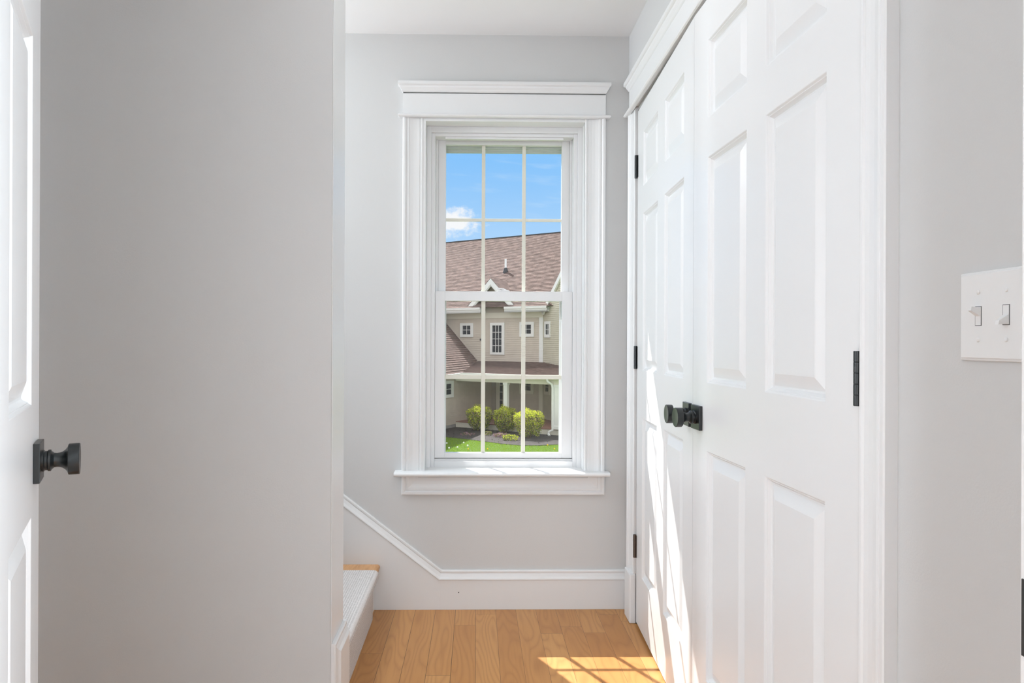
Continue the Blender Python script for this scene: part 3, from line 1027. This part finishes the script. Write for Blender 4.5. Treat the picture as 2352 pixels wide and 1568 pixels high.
def hwin(s0, s1, z0, z1, g, nx, ny, mat='htrim', at=None):
    fm = HB()
    gs0, gs1, gz0, gz1 = g

    def W(s, q, z):
        return (s, q, z) if at is None else (at[0].x + at[1].x * s + at[2].x * -q, at[0].y + at[1].y * s + at[2].y * -q, z)

    def bx(mb, a, b, q0, q1, c_, d_):
        n0 = len(mb.v)
        mb.box(a, b, q0, q1, c_, d_)
        mb.v[n0:] = [W(*p) for p in mb.v[n0:]]
    bx(fm, s0, gs0, -0.055, 0, z0, z1)
    bx(fm, gs1, s1, -0.055, 0, z0, z1)
    bx(fm, gs0, gs1, -0.055, 0, z0, gz0)
    bx(fm, gs0, gs1, -0.055, 0, gz1, z1)
    for k in range(1, nx):
        x = gs0 + (gs1 - gs0) * k / nx
        bx(fm, x - 0.010, x + 0.010, -0.036, -0.02, gz0, gz1)
    for k in range(1, ny):
        z = gz0 + (gz1 - gz0) * k / ny
        bx(fm, gs0, gs1, -0.036, -0.02, z - 0.010, z + 0.010)
    fo = fm.build('window', mat, hs)
    pm = HB()
    bx(pm, gs0, gs1, -0.026, -0.022, gz0, gz1)
    pm.build('pane', 'hpane', fo)


hwin(-2.254, -1.549, 1.361, 2.002, (-2.112, -1.684, 1.492, 1.883), 2, 2)
hwin(-0.642, 0.10, 0.589, 2.0, (-0.52, -0.044, 0.69, 1.878), 3, 4)
hwin(0.857, 1.561, 1.376, 2.016, (0.942, 1.424, 1.509, 1.898), 2, 2)
hwin(0.857, 1.561, -1.077, -0.44, (0.942, 1.424, -0.93, -0.52), 2, 2, 'cream')
at_b = (V((2.0, 0.0)), BD, BN)
hwin(0.15, 0.62, 1.34, 2.02, (0.25, 0.52, 1.47, 1.90), 2, 2, 'htrim', at_b)
hwin(0.15, 0.62, -1.05, -0.44, (0.25, 0.52, -0.92, -0.54), 2, 2, 'cream', at_b)
at_w = (V((-0.55, -4.0)), V((0.0, 1.0)), V((1.0, 0.0)))
hwin(0.0, 0.96, -1.10, -0.42, (0.12, 0.80, -0.97, -0.54), 2, 2, 'htrim', at_w)
# entry door with side light under the porch
m = HB()
m.box(-1.02, -0.33, -0.05, 0, -2.1, -0.3)
dr = m.build('entry_door', 'hdoor', hs)
m = HB()
m.box(-0.31, -0.12, -0.06, 0, -2.1, -0.3)
m.box(0.03, 0.12, -0.06, 0, -2.1, -0.3)
m.box(-0.12, 0.03, -0.06, 0, -2.1, -1.75)
m.box(-1.1, 0.12, -0.06, 0, -0.42, -0.3)
for z in (-0.75, -1.05, -1.40):
    m.box(-0.12, 0.03, -0.05, -0.03, z - 0.01, z + 0.01)
slf = m.build('side_light', 'cream', hs)
m = HB()
m.box(-0.12, 0.03, -0.035, -0.03, -1.75, -0.42)
m.build('pane', 'hpane', slf)
# porch roof, wing roof, gutters, beam
A, Bp, Cp = V((-0.1, -3.05, -0.10)), V((-1.314, 0, 0.284)), V((-3.13, 0, 2.066))
m = HB()
shingles(m, (-1.4, -3.05, -0.10), (4.7, -3.05, -0.10), (0, 3.05, 0.384), 1,
         clip=lambda f: ((1.3 - 1.214 * f) / 6.1, 1.0))
m.build('porch_roof', 'roof', hs)
edir = V((0.823, -3.0, 0)).normalized()
m = HB()
ea0, ea1 = A, A + edir * 5.0
upv = (Bp - A) - edir * (Bp - A).dot(edir)
upw = (Cp - A) - edir * (Cp - A).dot(edir)
fb = (Bp - A).dot(edir) / 5.0
hb_ = upv.length / upw.length
fc = (Cp - A).dot(edir) / 5.0
ext = 1.5
shingles(m, A, ea1, upw * ext, 1, clip=lambda f: ((fb * (f * ext / hb_)) if f * ext < hb_ else fb + (fc - fb) * (f * ext - hb_) / (1 - hb_), 1.0))
m.build('wing_roof', 'roof', hs)
m = HB()
m.box(-0.1, 4.62, -3.15, -3.03, -0.21, -0.095)
m.build('gutter', 'htrim', hs)
m = HB()
gs = V((0, 0, 1)).cross(edir)
for off, zz in ((0.0, 0.0),):
    p0, p1 = A + V((0, 0, -0.11)), ea1 + V((0, 0, -0.11))
    m.sweep([(-0.02, 0), (-0.02, 0.115), (0.10, 0.115), (0.10, 0)], [p0, p1], (0, 0, 1))
m.build('gutter', 'htrim', hs)
m = HB()
m.box(-0.5, 4.2, -2.92, -2.76, -0.44, -0.21)
m.box(-0.5, 4.5, -3.05, 0, -0.22, -0.20)
m.build('porch_beam', 'cream', hs)
# posts, deck, downspout, vent
for s0, s1 in ((1.775, 1.935), (3.955, 4.175)):
    m = HB()
    m.box(s0, s1, -2.92, -2.76, -2.1, -0.44)
    m.box(s0 - 0.02, s1 + 0.02, -2.94, -2.74, -2.1, -1.98)
    m.box(s0 - 0.02, s1 + 0.02, -2.94, -2.74, -0.52, -0.44)
    m.build('porch_post', 'htrim', hs)
m = HB()
m.box(-0.54, 4.22, -2.84, 0.0, -2.13, -2.10)
m.build('deck', 'deck', hs)
m = HB()
m.box(-0.54, 4.19, -2.82, -2.78, -2.33, -2.135)
m.box(4.15, 4.19, -2.82, 0.0, -2.33, -2.135)
m.build('deck_skirt', 'cream', hs)
m = HB()
m.tube([(3.75, -3.10, -0.20), (3.78, -3.08, -0.32), (3.90, -2.98, -0.42), (3.93, -2.965, -0.55), (3.93, -2.965, -2.0), (3.93, -2.97, -2.12), (3.80, -3.02, -2.2), (3.80, -3.03, -2.28), (3.88, -3.10, -2.33)], 0.045, 8)
m.build('downspout', 'htrim', hs, smooth=True)
m = HB()
m.lathe([(0.05, 0.1), (0.05, 0.60)], (-0.82, 1.6, 4.42), (0, 0, 1), 14)
vp = m.build('vent_pipe', 'pipe', hs, smooth=True)
m = HB()
m.lathe([(0.13, -0.12), (0.125, 0.0), (0.07, 0.18), (0.055, 0.19)], (-0.82, 1.6, 4.42), (0, 0, 1), 14)
m.build('flashing', 'flash', vp)
m = HB()
m.box(-0.36, -0.28, -0.16, -0.02, 0.93, 1.02) if False else m.box(-1.12, -1.04, -0.14, -0.02, 1.20, 1.30)
m.build('flood_light', 'flash', hs)

# ------------------------------------------------------------------ ground, bed, lawn
m = MB()
m.box(-60, 60, 3.2, 120, G - 0.2, G)
tag(m.build('ground', 'lawn'), 'green lawn in front of the tan house', 'lawn', 'structure')


def h2w(s, q):
    return V((1.15 + 0.839 * s + 0.545 * q, 30 - 0.545 * s + 0.839 * q))


m = MB()
edge = [(-2.17, 25.83), (-1.8, 25.45), (-1.157, 24.98), (-0.5, 24.55), (0.2, 23.92), (0.9, 23.3), (1.49, 22.95), (2.1, 22.95), (2.84, 23.2), (3.6, 23.6), (4.4, 24.0)]
back = [h2w(4.3, -2.86), h2w(-0.52, -2.86)]
poly = [(x, y, G + 0.025) for x, y in edge] + [(p.x, p.y, G + 0.025) for p in back]
m.prism(poly, (0, 0, -0.02))
for _ in range(3000):
    for _t in range(20):
        x, y = random.uniform(-2, 4), random.uniform(23, 28)
        ln = None
        for (x0, y0), (x1, y1) in zip(edge, edge[1:]):
            if x0 <= x <= x1:
                ln = y0 + (y1 - y0) * (x - x0) / (x1 - x0)
        if ln and y > ln + 0.05:
            break
    a, s = random.uniform(0, 6.28), random.uniform(0.012, 0.035)
    d = V((math.cos(a), math.sin(a), random.uniform(-0.3, 0.5))) * s
    e = V((-math.sin(a), math.cos(a), 0)) * s * 0.4
    c0 = V((x, y, G + 0.035))
    m.face([c0 - d - e, c0 + d - e, c0 + d + e, c0 - d + e])
tag(m.build('mulch_bed', 'mulch'), 'dark mulch bed around the three bushes', 'mulch', 'stuff')

m = MB()
for _ in range(30000):
    y = random.uniform(20.9, 25.4)
    x = random.uniform(-1.6, 3.2)
    ln = 99
    for (x0, y0), (x1, y1) in zip(edge, edge[1:]):
        if x0 <= x <= x1:
            ln = y0 + (y1 - y0) * (x - x0) / (x1 - x0)
    if y > ln:
        continue
    a = random.uniform(0, 6.28)
    hgt = random.uniform(0.02, 0.05)
    wv = V((math.cos(a), math.sin(a), 0)) * 0.006
    b0 = V((x, y, G))
    tip = b0 + V((random.uniform(-0.03, 0.03), random.uniform(-0.03, 0.03), hgt))
    m.face([b0 - wv, b0 + wv, tip])
tag(m.build('grass', 'grass'), 'short bright grass blades along the mulch bed', 'grass', 'stuff')


def leaves(mb, centre, rx, ry, rz, n, size, mat_fn, zmin=None):
    for _ in range(n):
        while True:
            u = V((random.gauss(0, 1), random.gauss(0, 1), random.gauss(0, 1))).normalized()
            rr = random.uniform(0.55, 1.0) ** 0.6
            lump = 1 + 0.10 * math.sin(7 * u.x + 3 * u.z + centre[0] * 5) + 0.08 * math.sin(9 * u.y + 5 * u.x + 2)
            # rounded box silhouette: clipped bush
            k = 1 / (abs(u.x) ** 3 + abs(u.y) ** 3 + abs(u.z) ** 3) ** (1 / 3)
            p = V(centre) + V((u.x * rx, u.y * ry, u.z * rz)) * rr * lump * (0.55 + 0.45 * k)
            if zmin is None or p.z > zmin:
                break
        nrm = (u + V((random.uniform(-0.8, 0.8), random.uniform(-0.8, 0.8), random.uniform(-0.2, 1.0)))).normalized()
        a = nrm.orthogonal().normalized()
        b = nrm.cross(a)
        t_ = random.uniform(0, 6.28)
        d1 = (a * math.cos(t_) + b * math.sin(t_)) * size * random.uniform(0.7, 1.3)
        d2 = nrm.cross(d1) * 0.5
        mb.face([p - d1, p + d2, p + d1, p - d2], mat_fn((p.z - centre[2]) / rz, rr))


def bmat(hz, rr):  # sunlit tops put into the leaf colour: more yellow leaves with height
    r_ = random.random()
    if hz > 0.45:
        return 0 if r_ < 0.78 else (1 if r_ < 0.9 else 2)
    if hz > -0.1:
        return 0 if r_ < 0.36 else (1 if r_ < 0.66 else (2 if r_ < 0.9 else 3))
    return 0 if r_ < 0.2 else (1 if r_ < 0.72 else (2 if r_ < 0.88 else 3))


BUSHES = [((0.11, 26.6), 0.50, 1.02, 'leftmost of the three rounded yellow-green bushes in the mulch bed'),
          ((1.10, 26.15), 0.45, 1.02, 'middle rounded yellow-green bush between the other two in the bed'),
          ((1.90, 24.70), 0.54, 1.06, 'rightmost rounded yellow-green bush, nearest the porch downspout')]
for (bx_, by_), rad_, hh, lab in BUSHES:
    root = tag(empty('bush', (bx_, by_, G)), lab, 'bush', None, 'clipped bushes in front of the porch')
    m = MB()
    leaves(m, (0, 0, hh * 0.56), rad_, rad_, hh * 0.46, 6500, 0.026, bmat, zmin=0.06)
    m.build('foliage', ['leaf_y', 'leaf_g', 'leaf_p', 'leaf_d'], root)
    m = MB()
    for k in range(7):
        a = k * 0.9
        m.tube([(0.05 * math.cos(a), 0.05 * math.sin(a), 0), (0.12 * math.cos(a), 0.12 * math.sin(a), 0.25), (0.28 * math.cos(a), 0.28 * math.sin(a), 0.6)], 0.014, 5)
    m.build('stem', 'stem', root)

# small plants in the bed
for (x, y), rr, hh, n, mats, fn, nm, lab, cat in (
        ((1.20, 24.1), 0.29, 0.20, 420, ['leaf_y', 'leaf_g'], lambda a, b: 0 if random.random() < 0.35 else 1, 'low_shrub', 'low sprawling yellow-green plant at the lawn edge of the bed', 'plant'),
        ((0.88, 24.95), 0.27, 0.14, 300, ['pink', 'leaf_p', 'leaf_g'], lambda a, b: random.choice([0, 0, 1, 2]), 'flowering_groundcover', 'pink flowering groundcover left of the low yellow-green plant', 'plant'),
        ((-0.35, 25.4), 0.30, 0.10, 160, ['pink', 'leaf_p', 'leaf_d'], lambda a, b: random.choice([0, 1, 2]), 'flowering_groundcover', 'sparse pinkish groundcover in the bed below the leftmost bush', 'plant'),
        ((0.42, 25.35), 0.18, 0.16, 130, ['leaf_g', 'leaf_p'], lambda a, b: 0 if random.random() < 0.8 else 1, 'leafy_perennial', 'small green perennial in the mulch between left and middle bush', 'plant')):
    m = MB()
    leaves(m, (0, 0, hh * 0.5), rr, rr * 0.8, hh * 0.6, n, 0.030, fn, zmin=0.02)
    o = m.build(nm, mats)
    o.location = (x, y, G + 0.02)
    tag(o, lab, cat)

# dandelions in the lawn
DW = [(-0.98, 22.65, 'white dandelion puff, farthest left in the lawn'), (-0.86, 21.6, 'white dandelion puff lowest at the left of the lawn'), (-0.60, 21.75, 'white dandelion puff low in the lawn, second from the left edge'),
      (-0.42, 22.75, 'white dandelion puff in the upper lawn near the left grille bar'), (-0.28, 22.1, 'white dandelion puff in mid lawn beside the left grille bar')]
DY = [(-0.26, 21.75, 'yellow dandelion flower in mid lawn beside the left grille bar'), (0.36, 21.75, 'yellow dandelion flower in the middle of the lawn'), (0.24, 21.3, 'yellow dandelion flower at the bottom of the middle panes'),
      (2.36, 22.6, 'yellow dandelion flower at the far right lawn edge'), (2.50, 21.8, 'yellow dandelion flower low in the right corner of the lawn')]
for lst, mat, r_, hh in ((DW, 'puff', 0.028, 0.14), (DY, 'yellow', 0.024, 0.09)):
    for x, y, lab in lst:
        root = tag(empty('dandelion', (x, y, G)), lab, 'dandelion', None, 'dandelions in the lawn')
        m = MB()
        m.lathe([(r_ * 0.3, -r_), (r_ * 0.8, -r_ * 0.6), (r_, 0), (r_ * 0.8, r_ * 0.6), (r_ * 0.3, r_)], (0, 0, hh), (0, 0, 1), 8)
        m.build('flower_head', mat, root)
        m = MB()
        m.tube([(0, 0, 0), (0.004, 0, hh)], 0.004, 4)
        m.build('stem', 'grass', root)
